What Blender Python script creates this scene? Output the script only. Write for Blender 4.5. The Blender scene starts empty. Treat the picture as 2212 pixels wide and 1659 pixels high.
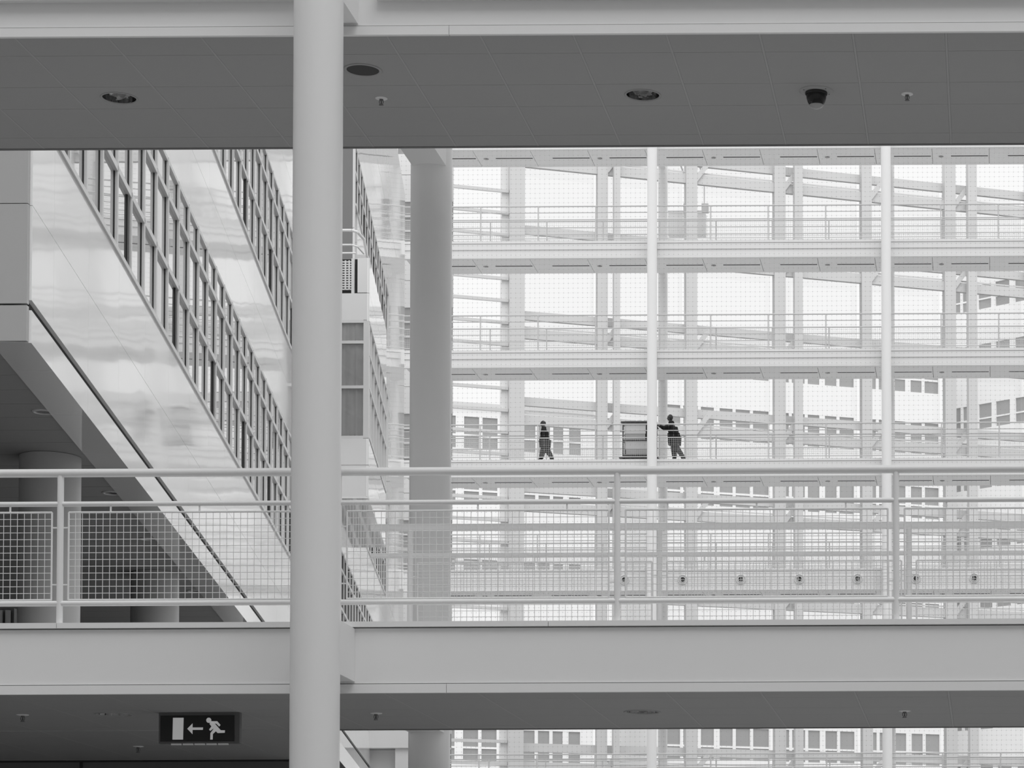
import bpy, math, random
from mathutils import Vector, Matrix
random.seed(7)
SC = bpy.context.scene
COL = SC.collection

# ------------------------------------------------------------------ camera
# world axes: X to the right along the footbridges, Y into the atrium, Z up; the lens is at the origin
cam = bpy.data.cameras.new('camera')
cam.sensor_width = 36.0
cam.lens = 36.0 * 5800.0 / 2212.0
cam.shift_x = -0.45389
cam.shift_y = 0.50249
cam.clip_start, cam.clip_end = 0.5, 2000.0
co = bpy.data.objects.new('camera', cam)
COL.objects.link(co)
_yaw, _pitch, _roll = 0.0052, 0.0387, 0.0039
_f = Vector((-math.sin(_yaw) * math.cos(_pitch), math.cos(_yaw) * math.cos(_pitch), math.sin(_pitch)))
_r = Vector((math.cos(_yaw), math.sin(_yaw), 0))
_u = _r.cross(_f)
_r2 = _r * math.cos(_roll) - _u * math.sin(_roll)
_u2 = _r * math.sin(_roll) + _u * math.cos(_roll)
co.matrix_world = Matrix(((_r2.x, _u2.x, -_f.x, 0), (_r2.y, _u2.y, -_f.y, 0), (_r2.z, _u2.z, -_f.z, 0), (0, 0, 0, 1)))
SC.camera = co

# ------------------------------------------------------------------ sky and exposure
w = bpy.data.worlds.new('overcast_sky')
SC.world = w
w.use_nodes = True
w.node_tree.nodes['Background'].inputs[0].default_value = (1, 1, 1, 1)
w.node_tree.nodes['Background'].inputs[1].default_value = 0.92
SC.view_settings.view_transform = 'Standard'
SC.view_settings.look = 'None'
SC.view_settings.exposure = 0.07
SC.view_settings.gamma = 1.0
SC.view_settings.use_curve_mapping = False
SC.cycles.max_bounces = 10
SC.cycles.diffuse_bounces = 5
SC.cycles.glossy_bounces = 4
SC.cycles.transparent_max_bounces = 24

sun = bpy.data.lights.new('hazy_sun', 'SUN')
sun.energy = 1.22
sun.angle = math.radians(50)
so = bpy.data.objects.new('hazy_sun', sun)
COL.objects.link(so)
so.location = (0, -20, 60)
so.rotation_euler = Vector((-0.22, 0.50, -0.84)).to_track_quat('-Z', 'Y').to_euler()

# ------------------------------------------------------------------ materials
MATS = {}
def mat(name, g, rough=0.6, metal=0.0, spec=0.5, noise=0.0, nscale=3.0, bump=0.0, bscale=1.0, emit=0.0, bstretch=None):
    m = bpy.data.materials.new(name)
    m.use_nodes = True
    nt = m.node_tree
    b = nt.nodes['Principled BSDF']
    b.inputs['Base Color'].default_value = (g, g, g, 1)
    b.inputs['Roughness'].default_value = rough
    b.inputs['Metallic'].default_value = metal
    b.inputs['Specular IOR Level'].default_value = spec
    if emit:
        b.inputs['Emission Color'].default_value = (1, 1, 1, 1)
        b.inputs['Emission Strength'].default_value = emit
    if noise or bump:
        tc = nt.nodes.new('ShaderNodeNewGeometry')
    if noise:
        n = nt.nodes.new('ShaderNodeTexNoise'); n.inputs['Scale'].default_value = nscale; n.inputs['Detail'].default_value = 6
        r = nt.nodes.new('ShaderNodeMapRange'); r.inputs[3].default_value = g * (1 - noise); r.inputs[4].default_value = min(1, g * (1 + noise))
        nt.links.new(tc.outputs['Position'], n.inputs['Vector'])
        nt.links.new(n.outputs[0], r.inputs[0]); nt.links.new(r.outputs[0], b.inputs['Base Color'])
    if bump:
        n2 = nt.nodes.new('ShaderNodeTexNoise'); n2.inputs['Scale'].default_value = bscale; n2.inputs['Detail'].default_value = 1
        mp = nt.nodes.new('ShaderNodeMapping')
        if bstretch: mp.inputs['Scale'].default_value = bstretch
        bp = nt.nodes.new('ShaderNodeBump'); bp.inputs['Strength'].default_value = 1.0; bp.inputs['Distance'].default_value = bump
        nt.links.new(tc.outputs['Position'], mp.inputs[0]); nt.links.new(mp.outputs[0], n2.inputs['Vector'])
        nt.links.new(n2.outputs[0], bp.inputs['Height']); nt.links.new(bp.outputs[0], b.inputs['Normal'])
    MATS[name] = m
    return m
def glass_mat(name, tint, refl):
    m = bpy.data.materials.new(name); m.use_nodes = True
    nt = m.node_tree; nt.nodes.clear()
    out = nt.nodes.new('ShaderNodeOutputMaterial'); mix = nt.nodes.new('ShaderNodeMixShader')
    tr = nt.nodes.new('ShaderNodeBsdfTransparent'); gl = nt.nodes.new('ShaderNodeBsdfGlossy'); fr = nt.nodes.new('ShaderNodeFresnel')
    tr.inputs[0].default_value = (tint, tint, tint, 1); gl.inputs['Roughness'].default_value = 0.02
    gl.inputs[0].default_value = (refl, refl, refl, 1); fr.inputs[0].default_value = 1.5
    nt.links.new(fr.outputs[0], mix.inputs[0]); nt.links.new(tr.outputs[0], mix.inputs[1]); nt.links.new(gl.outputs[0], mix.inputs[2])
    nt.links.new(mix.outputs[0], out.inputs[0]); MATS[name] = m
mat('white_paint', 0.78, 0.5, noise=0.015, nscale=1.5)
mat('bridge_paint', 0.86, 0.55, noise=0.02, nscale=0.8)
mat('far_paint', 0.8, 0.5, noise=0.012, nscale=0.7)
mat('rail_paint', 0.86, 0.35)
mat('column_paint', 0.85, 0.4, noise=0.012, nscale=1.2)
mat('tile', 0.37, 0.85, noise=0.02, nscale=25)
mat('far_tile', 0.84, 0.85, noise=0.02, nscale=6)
mat('seam', 0.22, 0.9)
mat('joint_dark', 0.03, 0.9)
mat('enamel_panel', 0.93, 0.05, spec=1.0, noise=0.01, nscale=0.5, bump=0.004, bscale=1.3, bstretch=(0.5, 0.25, 1.0))
mat('end_panel', 0.45, 0.3, noise=0.012, nscale=0.6)
mat('frame', 0.72, 0.35)
mat('facade_glass', 0.62, 0.015, metal=0.75, spec=0.8, bump=0.0008, bscale=0.7)
mat('vent_dark', 0.012, 0.5)
mat('rubber', 0.02, 0.6)
mat('chrome', 0.3, 0.06, metal=1.0, noise=0.9, nscale=22, bump=0.003, bscale=30)  # strong colour noise paints the streaky reflections of the downlight bowls
mat('speaker_mesh', 0.06, 0.9)
mat('dome_dark', 0.006, 0.12)
mat('sensor_metal', 0.16, 0.4, metal=0.6)
mat('floor_stone', 0.34, 0.5, noise=0.08, nscale=0.6)
mat('ground_paving', 0.72, 0.8, noise=0.06, nscale=0.2)
mat('net_wire', 0.38, 0.5)
mat('far_rail', 0.62, 0.4)
mat('end_paint', 0.66, 0.5, noise=0.012, nscale=0.7)
mat('outside_wall', 0.95, 0.7, noise=0.01)
mat('outside_glass', 0.38, 0.15, spec=0.4, noise=0.1, nscale=0.25)
mat('outside_grey', 0.72, 0.8)
mat('sign_face', 0.012, 0.4)
mat('sign_white', 0.3, 0.6, emit=0.22)
mat('sign_led', 0.3, 0.6, emit=0.09)
mat('sign_housing', 0.14, 0.6)
mat('cloth_black', 0.008, 0.9)
mat('cloth_dark', 0.014, 0.9)
mat('hair', 0.02, 0.6)
mat('skin', 0.05, 0.6)  # near black for figures against the light: shade put into the colour
mat('shoe', 0.05, 0.6)
mat('cart_metal', 0.06, 0.5)
mat('cart_box', 0.42, 0.8, noise=0.08, nscale=3)
mat('cart_box_light', 0.66, 0.8)
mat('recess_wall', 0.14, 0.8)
mat('curtain', 0.85, 0.9, noise=0.12, nscale=3)
mat('blocker_paint', 0.7, 0.6)
mat('tile_back', 0.2, 0.9)
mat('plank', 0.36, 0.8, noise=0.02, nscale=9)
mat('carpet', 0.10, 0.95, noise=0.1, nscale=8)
mat('tile_bar', 0.41, 0.8)
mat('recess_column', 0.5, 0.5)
mat('dome_rim', 0.35, 0.3)
mat('slot', 0.05, 0.9)
glass_mat('clear_glass', 0.995, 0.6)
glass_mat('window_glass', 0.98, 0.9)

# ------------------------------------------------------------------ mesh helpers
class MB:
    """collects geometry in world coordinates and links it as one mesh object"""
    def __init__(s): s.v = []; s.f = []; s.smooth = []
    def add(s, vs, fs, smooth=False):
        o = len(s.v); s.v += [tuple(v) for v in vs]
        for f in fs: s.f.append(tuple(o + i for i in f)); s.smooth.append(smooth)
        return s
    def box(s, a, b):
        x0, y0, z0 = a; x1, y1, z1 = b
        return s.add([(x0,y0,z0),(x1,y0,z0),(x1,y1,z0),(x0,y1,z0),(x0,y0,z1),(x1,y0,z1),(x1,y1,z1),(x0,y1,z1)], BOXF)
    def hexa(s, p):  # 8 corner points, bottom ring then top ring
        return s.add(p, BOXF)
    def fbox(s, F, a, b):  # box in a vertical frame F(s,n,z)
        s0, n0, z0 = a; s1, n1, z1 = b
        return s.add([F(s0,n0,z0),F(s1,n0,z0),F(s1,n1,z0),F(s0,n1,z0),F(s0,n0,z1),F(s1,n0,z1),F(s1,n1,z1),F(s0,n1,z1)], BOXF if F.flip else BOXR)
    def tube(s, p, q, r, n=12, r2=None, caps=True):
        p = Vector(p); q = Vector(q); r2 = r if r2 is None else r2
        d = (q - p).normalized(); a = d.orthogonal().normalized(); b = d.cross(a)
        vs = []
        for c, rr in ((p, r), (q, r2)):
            for i in range(n):
                t = 2 * math.pi * i / n; vs.append(c + a * rr * math.cos(t) + b * rr * math.sin(t))
        s.add(vs, [(i, (i+1) % n, n + (i+1) % n, n + i) for i in range(n)], True)
        if caps: s.add(vs, [tuple(range(n-1, -1, -1)), tuple(range(n, 2*n))])
        return s
    def path(s, pts, r, n=10):
        for a, b in zip(pts, pts[1:]): s.tube(a, b, r, n)
        return s
    def lathe(s, c, prof, n=32, axis='z', smooth=True, close=False):
        c = Vector(c); vs = []
        for rr, h in prof:
            for i in range(n):
                t = 2*math.pi*i/n
                vs.append(c + (Vector((rr*math.cos(t), rr*math.sin(t), h)) if axis == 'z' else Vector((rr*math.cos(t), h, rr*math.sin(t)))))
        fs = []
        for k in range(len(prof)-1):
            for i in range(n):
                fs.append((k*n+i, k*n+(i+1)%n, (k+1)*n+(i+1)%n, (k+1)*n+i))
        s.add(vs, fs, smooth)
        if close:
            s.add(vs[:n], [tuple(range(n))]); s.add(vs[-n:], [tuple(range(n))])
        return s
    def build(s, name, m, parent=None, origin=None):
        if origin is None:
            lo = [min(v[i] for v in s.v) for i in range(3)]; hi = [max(v[i] for v in s.v) for i in range(3)]
            origin = Vector(((lo[0]+hi[0])/2, (lo[1]+hi[1])/2, lo[2]))
        origin = Vector(origin)
        me = bpy.data.meshes.new(name)
        me.from_pydata([tuple(Vector(v) - origin) for v in s.v], [], s.f)
        if any(s.smooth): me.polygons.foreach_set('use_smooth', s.smooth)
        me.materials.append(MATS[m]); me.update()
        return link(name, me, origin, parent)
BOXF = [(0,3,2,1),(4,5,6,7),(0,1,5,4),(1,2,6,5),(2,3,7,6),(3,0,4,7)]
BOXR = [tuple(reversed(f)) for f in BOXF]
def link(name, data, origin, parent=None, rot=None):
    o = bpy.data.objects.new(name, data); COL.objects.link(o)
    base = parent['_w'] if parent is not None else (0, 0, 0)
    o.location = Vector(origin) - Vector(base)
    o['_w'] = tuple(origin)
    if parent is not None: o.parent = parent
    if rot is not None: o.rotation_euler = rot
    return o
def tag(o, label, cat, group=None, kind=None):
    o['label'] = label; o['category'] = cat
    if group: o['group'] = group
    if kind: o['kind'] = kind
    return o
def thing(name, label, cat, loc, group=None, kind=None):
    return tag(link(name, None, loc), label, cat, group, kind)
def clone(src, origin, parent): return link(src.name.split('.')[0], src.data, origin, parent)
def stuff(o): o['kind'] = 'stuff'; return o
def box(name, a, b, m, parent=None): return MB().box(a, b).build(name, m, parent)
def frame(p0, d):
    L = math.hypot(*d); dx, dy = d[0]/L, d[1]/L
    nx, ny = dy, -dx          # outward, towards the viewer's side
    def F(s, n, z): return Vector((p0[0] + dx*s + nx*n, p0[1] + dy*s + ny*n, z))
    F.flip = False; F.rot = math.atan2(dy, dx)
    return F
ORD = ['topmost', 'second highest', 'third highest', 'fourth highest', 'fifth highest', 'sixth highest', 'lowest']

# ================================================================== SETTING
o = MB().box((-60, -30, -5.2), (60, 160, -5.0)).build('floor', 'floor_stone'); tag(o, 'pale stone ground floor of the atrium far below the footbridges', 'floor', kind='structure')
o = MB().box((-400, 160.01, -5.4), (400, 700, -5.05)).build('ground', 'ground_paving'); tag(o, 'pale paved ground outside beyond the glazed end wall', 'ground', kind='structure')

o = MB().box((-45, -6.0, -5), (40, -5.0, 27)).build('wall_blocker_behind', 'blocker_paint'); tag(o, 'tall unseen wall added behind the viewer to shade the near footbridges', 'wall', kind='structure')  # unseen, added to keep sun and low sky off the near end
o = MB().box((-14.6, -5, -5), (-14.1, 26.5, 30)).build('wall_blocker_left', 'blocker_paint'); tag(o, 'unseen wall added at the left beside the viewer to cut the side light', 'wall', kind='structure')  # added out of view to cut light coming from the left
o = MB().fbox(frame((24.0, -5.0), (0.12, 1.0)), (0, 0, -5), (125, 0.8, 34)).build('wall_blocker_right', 'blocker_paint'); tag(o, 'unseen wing wall added on the right side to limit the side light', 'wall', kind='structure')  # added out of view, set where it limits light from the right

# ------------------------------------------------------------------ near footbridges (front fascia at Y 17.3)
YN, YNB = 17.30, 19.61
COLX = [-0.27 - 0.61*k for k in range(-6, 16)]              # long tile joints
ROWY = [17.33, 17.66, 18.27, 18.72, 19.35, 19.59]
HOLES = {}
def tile_mesh(x0, x1, y0, y1, z, hole=None):
    mb = MB(); g = 0.0016; x0 += 0.0085; x1 -= 0.0085; y0 += g; y1 -= g; t = 0.02
    if hole is None: return mb.box((x0, y0, z), (x1, y1, z + t))
    cx, cy, r = hole; N = 32; ang = [2*math.pi*(i+0.5)/N for i in range(N)]
    def edge(t_):
        c, s = math.cos(t_), math.sin(t_)
        k = min(((x1-cx)/c if c > 0 else (x0-cx)/c) if abs(c) > 1e-6 else 9e9, ((y1-cy)/s if s > 0 else (y0-cy)/s) if abs(s) > 1e-6 else 9e9)
        return (cx+c*k, cy+s*k)
    angs = sorted(ang + [math.atan2(yy-cy, xx-cx) % (2*math.pi) for xx in (x0, x1) for yy in (y0, y1)])
    n = len(angs)
    vi = [(cx+r*math.cos(a), cy+r*math.sin(a)) for a in angs]; vo = [edge(a) for a in angs]
    vs = [(*p, z) for p in vi] + [(*p, z) for p in vo] + [(*p, z+t) for p in vi] + [(*p, z+t) for p in vo]
    fs = []
    for i in range(n):
        j = (i+1) % n
        fs += [(i, n+i, n+j, j), (2*n+i, 2*n+j, 3*n+j, 3*n+i), (i, j, 2*n+j, 2*n+i), (n+i, 3*n+i, 3*n+j, n+j)]
    return mb.add(vs, fs)
def ceiling_grid(parent, xs, ys, z, holes=()):
    shared = {}
    bar = None
    for x in xs[1:-1]:
        if bar is None: bar = box('ceiling_bar', (x-0.0075, ys[0], z-0.0005), (x+0.0075, ys[-1], z+0.02), 'tile_bar', parent)
        else: clone(bar, (x, (ys[0]+ys[-1])/2, z-0.0005), parent)
    for a, b in zip(xs, xs[1:]):
        x0, x1 = min(a, b), max(a, b)
        for y0, y1 in zip(ys, ys[1:]):
            h = [q for q in holes if x0 < q[0] < x1 and y0 < q[1] < y1]
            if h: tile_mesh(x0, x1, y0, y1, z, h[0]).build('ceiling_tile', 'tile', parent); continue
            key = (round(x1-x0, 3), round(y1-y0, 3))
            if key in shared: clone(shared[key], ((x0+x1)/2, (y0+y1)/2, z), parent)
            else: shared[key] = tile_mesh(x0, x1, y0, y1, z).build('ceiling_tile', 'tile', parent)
XL, XR = -9.4, 3.2
def near_bridge(zs, zd, label, holes, upper):
    br = thing('footbridge', label, 'bridge', (-2.5, 18.4, zs))
    if upper:
        box('fascia', (XL, YN + 0.012, zs+0.066), (XR, YN+0.12, zs+0.225), 'bridge_paint', br)
        box('edge_beam', (XL, YN - 0.05, zs+0.225), (-4.36, YN+0.12, zs+0.8), 'bridge_paint', br)
        box('edge_beam', (-3.99, YN - 0.05, zs+0.225), (XR, YN+0.12, zs+0.8), 'bridge_paint', br)
        box('edge_beam', (-4.36, YN + 0.012, zs+0.225), (-3.99, YN+0.12, zs+0.8), 'bridge_paint', br)
    else:
        box('fascia', (XL, YN + 0.012, zs+0.064), (XR, YN+0.12, zd-0.042), 'bridge_paint', br)
        box('coping', (XL, YN - 0.012, zd-0.035), (-6.05, YN+0.3, zd), 'bridge_paint', br)
        box('coping', (-6.046, YN - 0.012, zd-0.035), (-2.86, YN+0.3, zd), 'bridge_paint', br)
        box('coping', (-2.856, YN - 0.012, zd-0.035), (XR, YN+0.3, zd), 'bridge_paint', br)
        box('joint', (XL, YN + 0.02, zd-0.043), (XR, YN+0.1, zd-0.034), 'seam', br)
    box('flange', (XL, YN, zs), (-3.52, YN+0.03, zs+0.058), 'bridge_paint', br)
    box('flange', (-3.517, YN, zs), (XR, YN+0.03, zs+0.058), 'bridge_paint', br)
    box('joint', (XL, YN + 0.018, zs+0.058), (XR, YN+0.1, zs+0.067), 'seam', br)
    box('fascia', (XL, YNB-0.1, zs+0.02), (XR, YNB, zd), 'bridge_paint', br)
    box('edge_trim', (XL if upper else -4.85, YNB-0.02, zs-0.006), (XR, YNB+0.006, zs+0.03), 'seam', br)
    box('deck', (XL, YN+0.12, zs+0.12), (XR, YNB-0.1, zd-0.02), 'bridge_paint', br)
    box('ceiling_void', (XL, YN+0.03, zs+0.1), (XR, YNB-0.02, zs+0.118), 'tile_back', br)
    # beam stubs out to the columns
    box('beam_stub', (-4.37, YN-0.42, zs+0.075), (-4.115, YN+0.011, zd-0.045), 'bridge_paint', br)
    box('beam_stub', (-4.37, YNB+0.001, zs+0.03), (-4.115, YNB+0.56, zs+0.42), 'bridge_paint', br)
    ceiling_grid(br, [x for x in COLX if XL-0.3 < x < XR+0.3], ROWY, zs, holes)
    return br
ZU, ZL, ZD = 6.337, 2.018, 2.482
near_bridge(ZU, 7.1, 'near footbridge overhead with a grey tiled underside, across the top of the picture', [(-2.405, 18.495, 0.118), (-6.065, 18.495, 0.118)], True)
near_bridge(ZL, ZD, 'near footbridge with a plain pale fascia, carrying the foreground railing', [(-2.405, 18.495, 0.118), (-6.065, 18.495, 0.118)], False)

# side gallery ceiling joining the lower near footbridge on the left
g = thing('ceiling', 'dark tiled gallery ceiling at lower left, behind the hanging exit sign', 'ceiling', (-7.5, 20.8, ZL), kind='structure')
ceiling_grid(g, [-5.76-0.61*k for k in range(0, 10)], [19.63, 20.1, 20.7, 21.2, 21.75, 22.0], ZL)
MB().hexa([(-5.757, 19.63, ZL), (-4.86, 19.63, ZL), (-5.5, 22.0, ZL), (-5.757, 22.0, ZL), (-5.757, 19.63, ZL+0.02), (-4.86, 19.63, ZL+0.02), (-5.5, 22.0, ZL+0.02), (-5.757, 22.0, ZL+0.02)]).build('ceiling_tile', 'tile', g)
box('ceiling_void', (-11.2, 19.63, ZL+0.021), (-5.76, 22.0, ZL+0.03), 'tile_back', g)
box('edge_trim', (-11.2, 21.98, ZL-0.012), (-5.5, 22.02, ZL+0.11), 'joint_dark', g)
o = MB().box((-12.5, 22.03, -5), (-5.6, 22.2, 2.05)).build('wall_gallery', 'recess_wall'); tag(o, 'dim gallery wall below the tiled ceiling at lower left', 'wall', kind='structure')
box('wall_joint', (-7.50, 22.015, -5), (-7.48, 22.03, 2.05), 'joint_dark', o)

o = MB().box((-12.3, 17.3, -2.2), (-4.5, 22.1, -1.84)).build('floor_shade_left', 'carpet'); tag(o, 'unseen slab added below the picture at left to darken the gallery ceiling', 'floor', kind='structure')  # added below view to keep light off the gallery ceiling
o = MB().box((-4.5, 17.3, -2.2), (3.2, 19.6, -1.84)).build('floor_bounce', 'bridge_paint'); tag(o, 'unseen pale slab added below the picture to bounce light onto the lower ceiling', 'floor', kind='structure')  # added below view, pale so it bounces light up to the soffit
o = MB().box((-9.4, 17.3, 10.66), (3.2, 19.6, 11.1)).build('floor_shade_upper', 'bridge_paint'); tag(o, 'unseen slab added above the picture to block steep light on the dark column', 'floor', kind='structure')  # added above view to stop steep light reaching the rear column

# ------------------------------------------------------------------ near columns
def column(x, y, r, z0, z1, label, group=None):
    t = thing('column', label, 'column', (x, y, z0), group)
    MB().tube((x, y, z0), (x, y, z1), r, 48).build('shaft', 'column_paint', t)
    MB().lathe((x, y, z0), [(r+0.06, 0), (r+0.06, 0.04), (r, 0.1)], 32).build('base_ring', 'column_paint', t)
    return t
column(-4.245, 16.80, 0.154, -5.0, 10.5, 'thick pale round column in the foreground, running the full height of the picture')
column(-4.245, 20.24, 0.156, -5.0, 10.5, 'dark shaded round column right behind the near footbridges')

# ------------------------------------------------------------------ near railings
def near_railing(y, zd, xs, x0, x1, label, skip):
    t = thing('railing', label, 'railing', ((x0+x1)/2, y, zd))
    segs = [(x0, x1)] if not skip else [(x0, skip[0]), (skip[1], x1)]
    for a, b in segs:
        MB().tube((a, y, zd+0.989), (b, y, zd+0.989), 0.027, 20).build('handrail', 'rail_paint', t)
        MB().tube((a, y, zd+0.786), (b, y, zd+0.786), 0.0165, 14).build('rail', 'rail_paint', t)
        MB().tube((a, y, zd+0.135), (b, y, zd+0.135), 0.018, 14).build('rail', 'rail_paint', t)
    for x in xs:
        MB().tube((x, y, zd-0.002), (x, y, zd+0.975), 0.0205, 16).build('post', 'rail_paint', t)
    for a, b in zip(xs, xs[1:]):
        a2, b2 = a + 0.055, b - 0.055; z0, z1 = zd+0.158, zd+0.731; yy = y + 0.0
        p = MB().tube((a2, yy, z0), (b2, yy, z0), 0.0065, 6).tube((a2, yy, z1), (b2, yy, z1), 0.0065, 6).tube((a2, yy, z0), (a2, yy, z1), 0.0065, 6).tube((b2, yy, z0), (b2, yy, z1), 0.0065, 6).build('panel_frame', 'rail_paint', t)
        m = MB(); n = 38; st = (b2 - a2) / n
        for k in range(1, n): m.tube((a2+st*k, yy-0.0025, z0), (a2+st*k, yy-0.0025, z1), 0.0022, 5, caps=False)
        nr = 13; sr = (z1 - z0) / nr
        for k in range(1, nr): m.tube((a2, yy+0.0025, z0+sr*k), (b2, yy+0.0025, z0+sr*k), 0.0022, 5, caps=False)
        stuff(m.build('wire_mesh', 'rail_paint', p))
        c = MB()
        for fx in (0.16, 0.5, 0.84):
            xx = a2 + (b2-a2)*fx
            c.box((xx-0.005, yy-0.004, z1), (xx+0.005, yy+0.004, zd+0.772)); c.box((xx-0.005, yy-0.004, zd+0.15), (xx+0.005, yy+0.004, z0))
        for zz in (z0+0.1, z1-0.1):
            c.box((a+0.018, yy-0.004, zz-0.004), (a2, yy+0.004, zz+0.004)); c.box((b2, yy-0.004, zz-0.004), (b-0.018, yy+0.004, zz+0.004))
        c.build('panel_clip', 'rail_paint', p)
    return t
PX = [-9.68 + 1.815*k for k in range(0, 8)]
near_railing(17.35, ZD, [x for x in PX if x > -9.4], XL, XR, 'foreground railing of pale tubes with wire mesh panels', None)
near_railing(19.41, ZD, [x+0.02 for x in PX if x > -4.5], -4.5, XR, 'rear railing of the near footbridge, seen through the foreground mesh', None)

# ------------------------------------------------------------------ ceiling fittings
def downlight(x, y, z, label):
    t = thing('downlight', label, 'light', (x, y, z), 'round recessed downlights')
    MB().lathe((x, y, z), [(0.128, 0.0), (0.128, -0.004), (0.117, -0.006), (0.113, 0.002)], 40).build('trim_ring', 'tile', t)
    prof = [(0.113, 0.0)]
    MB().lathe((x, y, z), [(0.1165, 0.0), (0.112, 0.03), (0.1, 0.07), (0.07, 0.092), (0.001, 0.096)], 40).build('reflector', 'chrome', t)
    MB().lathe((x, y, z), [(0.03, 0.094), (0.03, 0.05), (0.02, 0.04), (0.001, 0.038)], 20).build('lamp', 'joint_dark', t)
downlight(-2.405, 18.495, ZU, 'chrome recessed downlight in the upper ceiling, right of the thick column')
downlight(-6.065, 18.495, ZU, 'chrome recessed downlight in the upper ceiling, at upper left')
downlight(-2.405, 18.495, ZL, 'recessed downlight in the lower ceiling, right of the thick column')
downlight(-6.065, 18.495, ZL, 'recessed downlight in the lower ceiling, above the exit sign')
t = thing('ceiling_speaker', 'dark round flush speaker in the upper ceiling beside the thick column', 'speaker', (-4.235, 17.955, ZU))
MB().lathe((-4.235, 17.955, ZU), [(0.127, 0.0), (0.127, -0.005), (0.113, -0.008), (0.108, -0.003)], 40).build('ring', 'tile', t)
MB().lathe((-4.235, 17.955, ZU), [(0.109, -0.003), (0.06, -0.004), (0.0005, -0.004)], 40).build('grille', 'speaker_mesh', t)
def sprinkler(x, y, z, label):
    t = thing('sprinkler', label, 'sprinkler', (x, y, z), 'small ceiling sprinklers')
    MB().lathe((x, y, z), [(0.042, 0.0), (0.042, -0.003), (0.02, -0.008), (0.014, -0.008)], 20).build('rose', 'white_paint', t)
    MB().lathe((x, y, z), [(0.013, -0.008), (0.013, -0.016), (0.005, -0.018), (0.004, -0.04), (0.001, -0.041)], 12).build('body', 'sensor_metal', t)
    m = MB()
    for sx in (-1, 1): m.path([(x+sx*0.012, y, z-0.014), (x+sx*0.014, y, z-0.03), (x+sx*0.006, y, z-0.045)], 0.0025, 6)
    m.build('yoke', 'sensor_metal', t)
    MB().lathe((x, y, z), [(0.0165, -0.046), (0.0165, -0.049), (0.001, -0.0495)], 14).build('deflector', 'sensor_metal', t)
sprinkler(-4.24, 18.53, ZU, 'small sprinkler in the upper ceiling, below the round speaker')
sprinkler(-0.56, 18.50, ZU, 'small sprinkler in the upper ceiling, right of the dome camera')
sprinkler(-4.25, 18.50, ZL, 'small sprinkler in the lower ceiling, next to the thick column')
sprinkler(-0.59, 18.50, ZL, 'small sprinkler in the lower ceiling, at lower right')
sprinkler(-6.70, 18.50, ZL, 'small sprinkler in the lower ceiling, far left of the exit sign')
sprinkler(-6.63, 20.80, ZL, 'small sprinkler in the gallery ceiling, below left of the exit sign')
t = thing('dome_camera', 'black dome security camera on the upper ceiling', 'camera', (-1.19, 18.43, ZU))
MB().lathe((-1.19, 18.43, ZU), [(0.118, 0.0), (0.116, -0.006), (0.085, -0.011), (0.074, -0.011)], 40).build('base_plate', 'tile', t)
MB().lathe((-1.19, 18.43, ZU), [(0.076, -0.009), (0.077, -0.024), (0.073, -0.03)], 36).build('collar', 'rubber', t)
MB().lathe((-1.19, 18.43, ZU), [(0.071, -0.02), (0.069, -0.05), (0.06, -0.08), (0.047, -0.102), (0.03, -0.116), (0.0005, -0.1215)], 36).build('dome', 'dome_dark', t)
MB().lathe((-1.19, 18.43, ZU), [(0.050, -0.100), (0.042, -0.1115), (0.022, -0.1225), (0.0005, -0.126)], 30).build('dome_shell', 'dome_rim', t)
for a in (0.5, 2.0, 3.7, 5.5): MB().lathe((-1.19+0.098*math.cos(a), 18.43+0.098*math.sin(a), ZU-0.008), [(0.006, 0.0), (0.006, -0.003), (0.0005, -0.003)], 8).build('screw', 'sensor_metal', t)

# exit sign
SX0, SX1, SZ0, SZ1, SY = -5.712, -5.203, 1.816, 1.996, 18.40
t = thing('exit_sign', 'dark exit sign with running man, arrow and door, hanging at lower left', 'sign', ((SX0+SX1)/2, SY, SZ0))
box('housing', (SX0-0.012, SY, SZ0-0.012), (SX1+0.036, SY+0.05, 2.016), 'sign_housing', t)
face = box('face', (SX0, SY-0.006, SZ0), (SX1, SY-0.0005, SZ1), 'sign_face', t)
def sp(px, py): return SX0 + (px-252)/1468.0*(SX1-SX0), SZ1 - (py-246)/497.0*(SZ1-SZ0)
def flat(name, polys, m):
    mb = MB()
    for poly in polys:
        pts = [sp(*p) for p in poly]; n = len(pts)
        vs = [(x, SY-0.009, z) for x, z in pts] + [(x, SY-0.0065, z) for x, z in pts]
        mb.add(vs, [tuple(range(n)), tuple(range(2*n-1, n-1, -1))] + [(i, (i+1) % n, n+(i+1) % n, n+i) for i in range(n)])
    return mb.build(name, m, face)
flat('door_pictogram', [[(505, 290), (716, 290), (708, 706), (498, 706)]], 'sign_white')
flat('arrow', [[(790, 500), (895, 398), (895, 604)], [(895, 476), (1104, 476), (1100, 522), (895, 522)]], 'sign_white')
flat('running_man', [[(1217+50*math.cos(2*math.pi*i/20), 340+50*math.sin(2*math.pi*i/20)) for i in range(20)],
    [(1240, 375), (1270, 358), (1335, 400), (1455, 530), (1360, 552), (1290, 480), (1235, 415)],
    [(1262, 358), (1385, 358), (1370, 405), (1290, 405)], [(1385, 358), (1450, 430), (1425, 460), (1352, 392)],
    [(1275, 452), (1318, 492), (1247, 542), (1224, 518)], [(1318, 500), (1362, 548), (1298, 604), (1252, 584)],
    [(1252, 584), (1300, 600), (1298, 708), (1248, 708)], [(1360, 550), (1455, 530), (1540, 533), (1535, 580), (1395, 584)]], 'sign_white')
for k in range(5):
    a = 460 + 234*k
    mb = MB(); x0, z0 = sp(a, 806); x1, z1 = sp(a+195, 778)
    mb.box((x0, SY+0.002, z0), (x1, SY+0.02, z1)).build('light_strip', 'sign_led', t)

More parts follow.
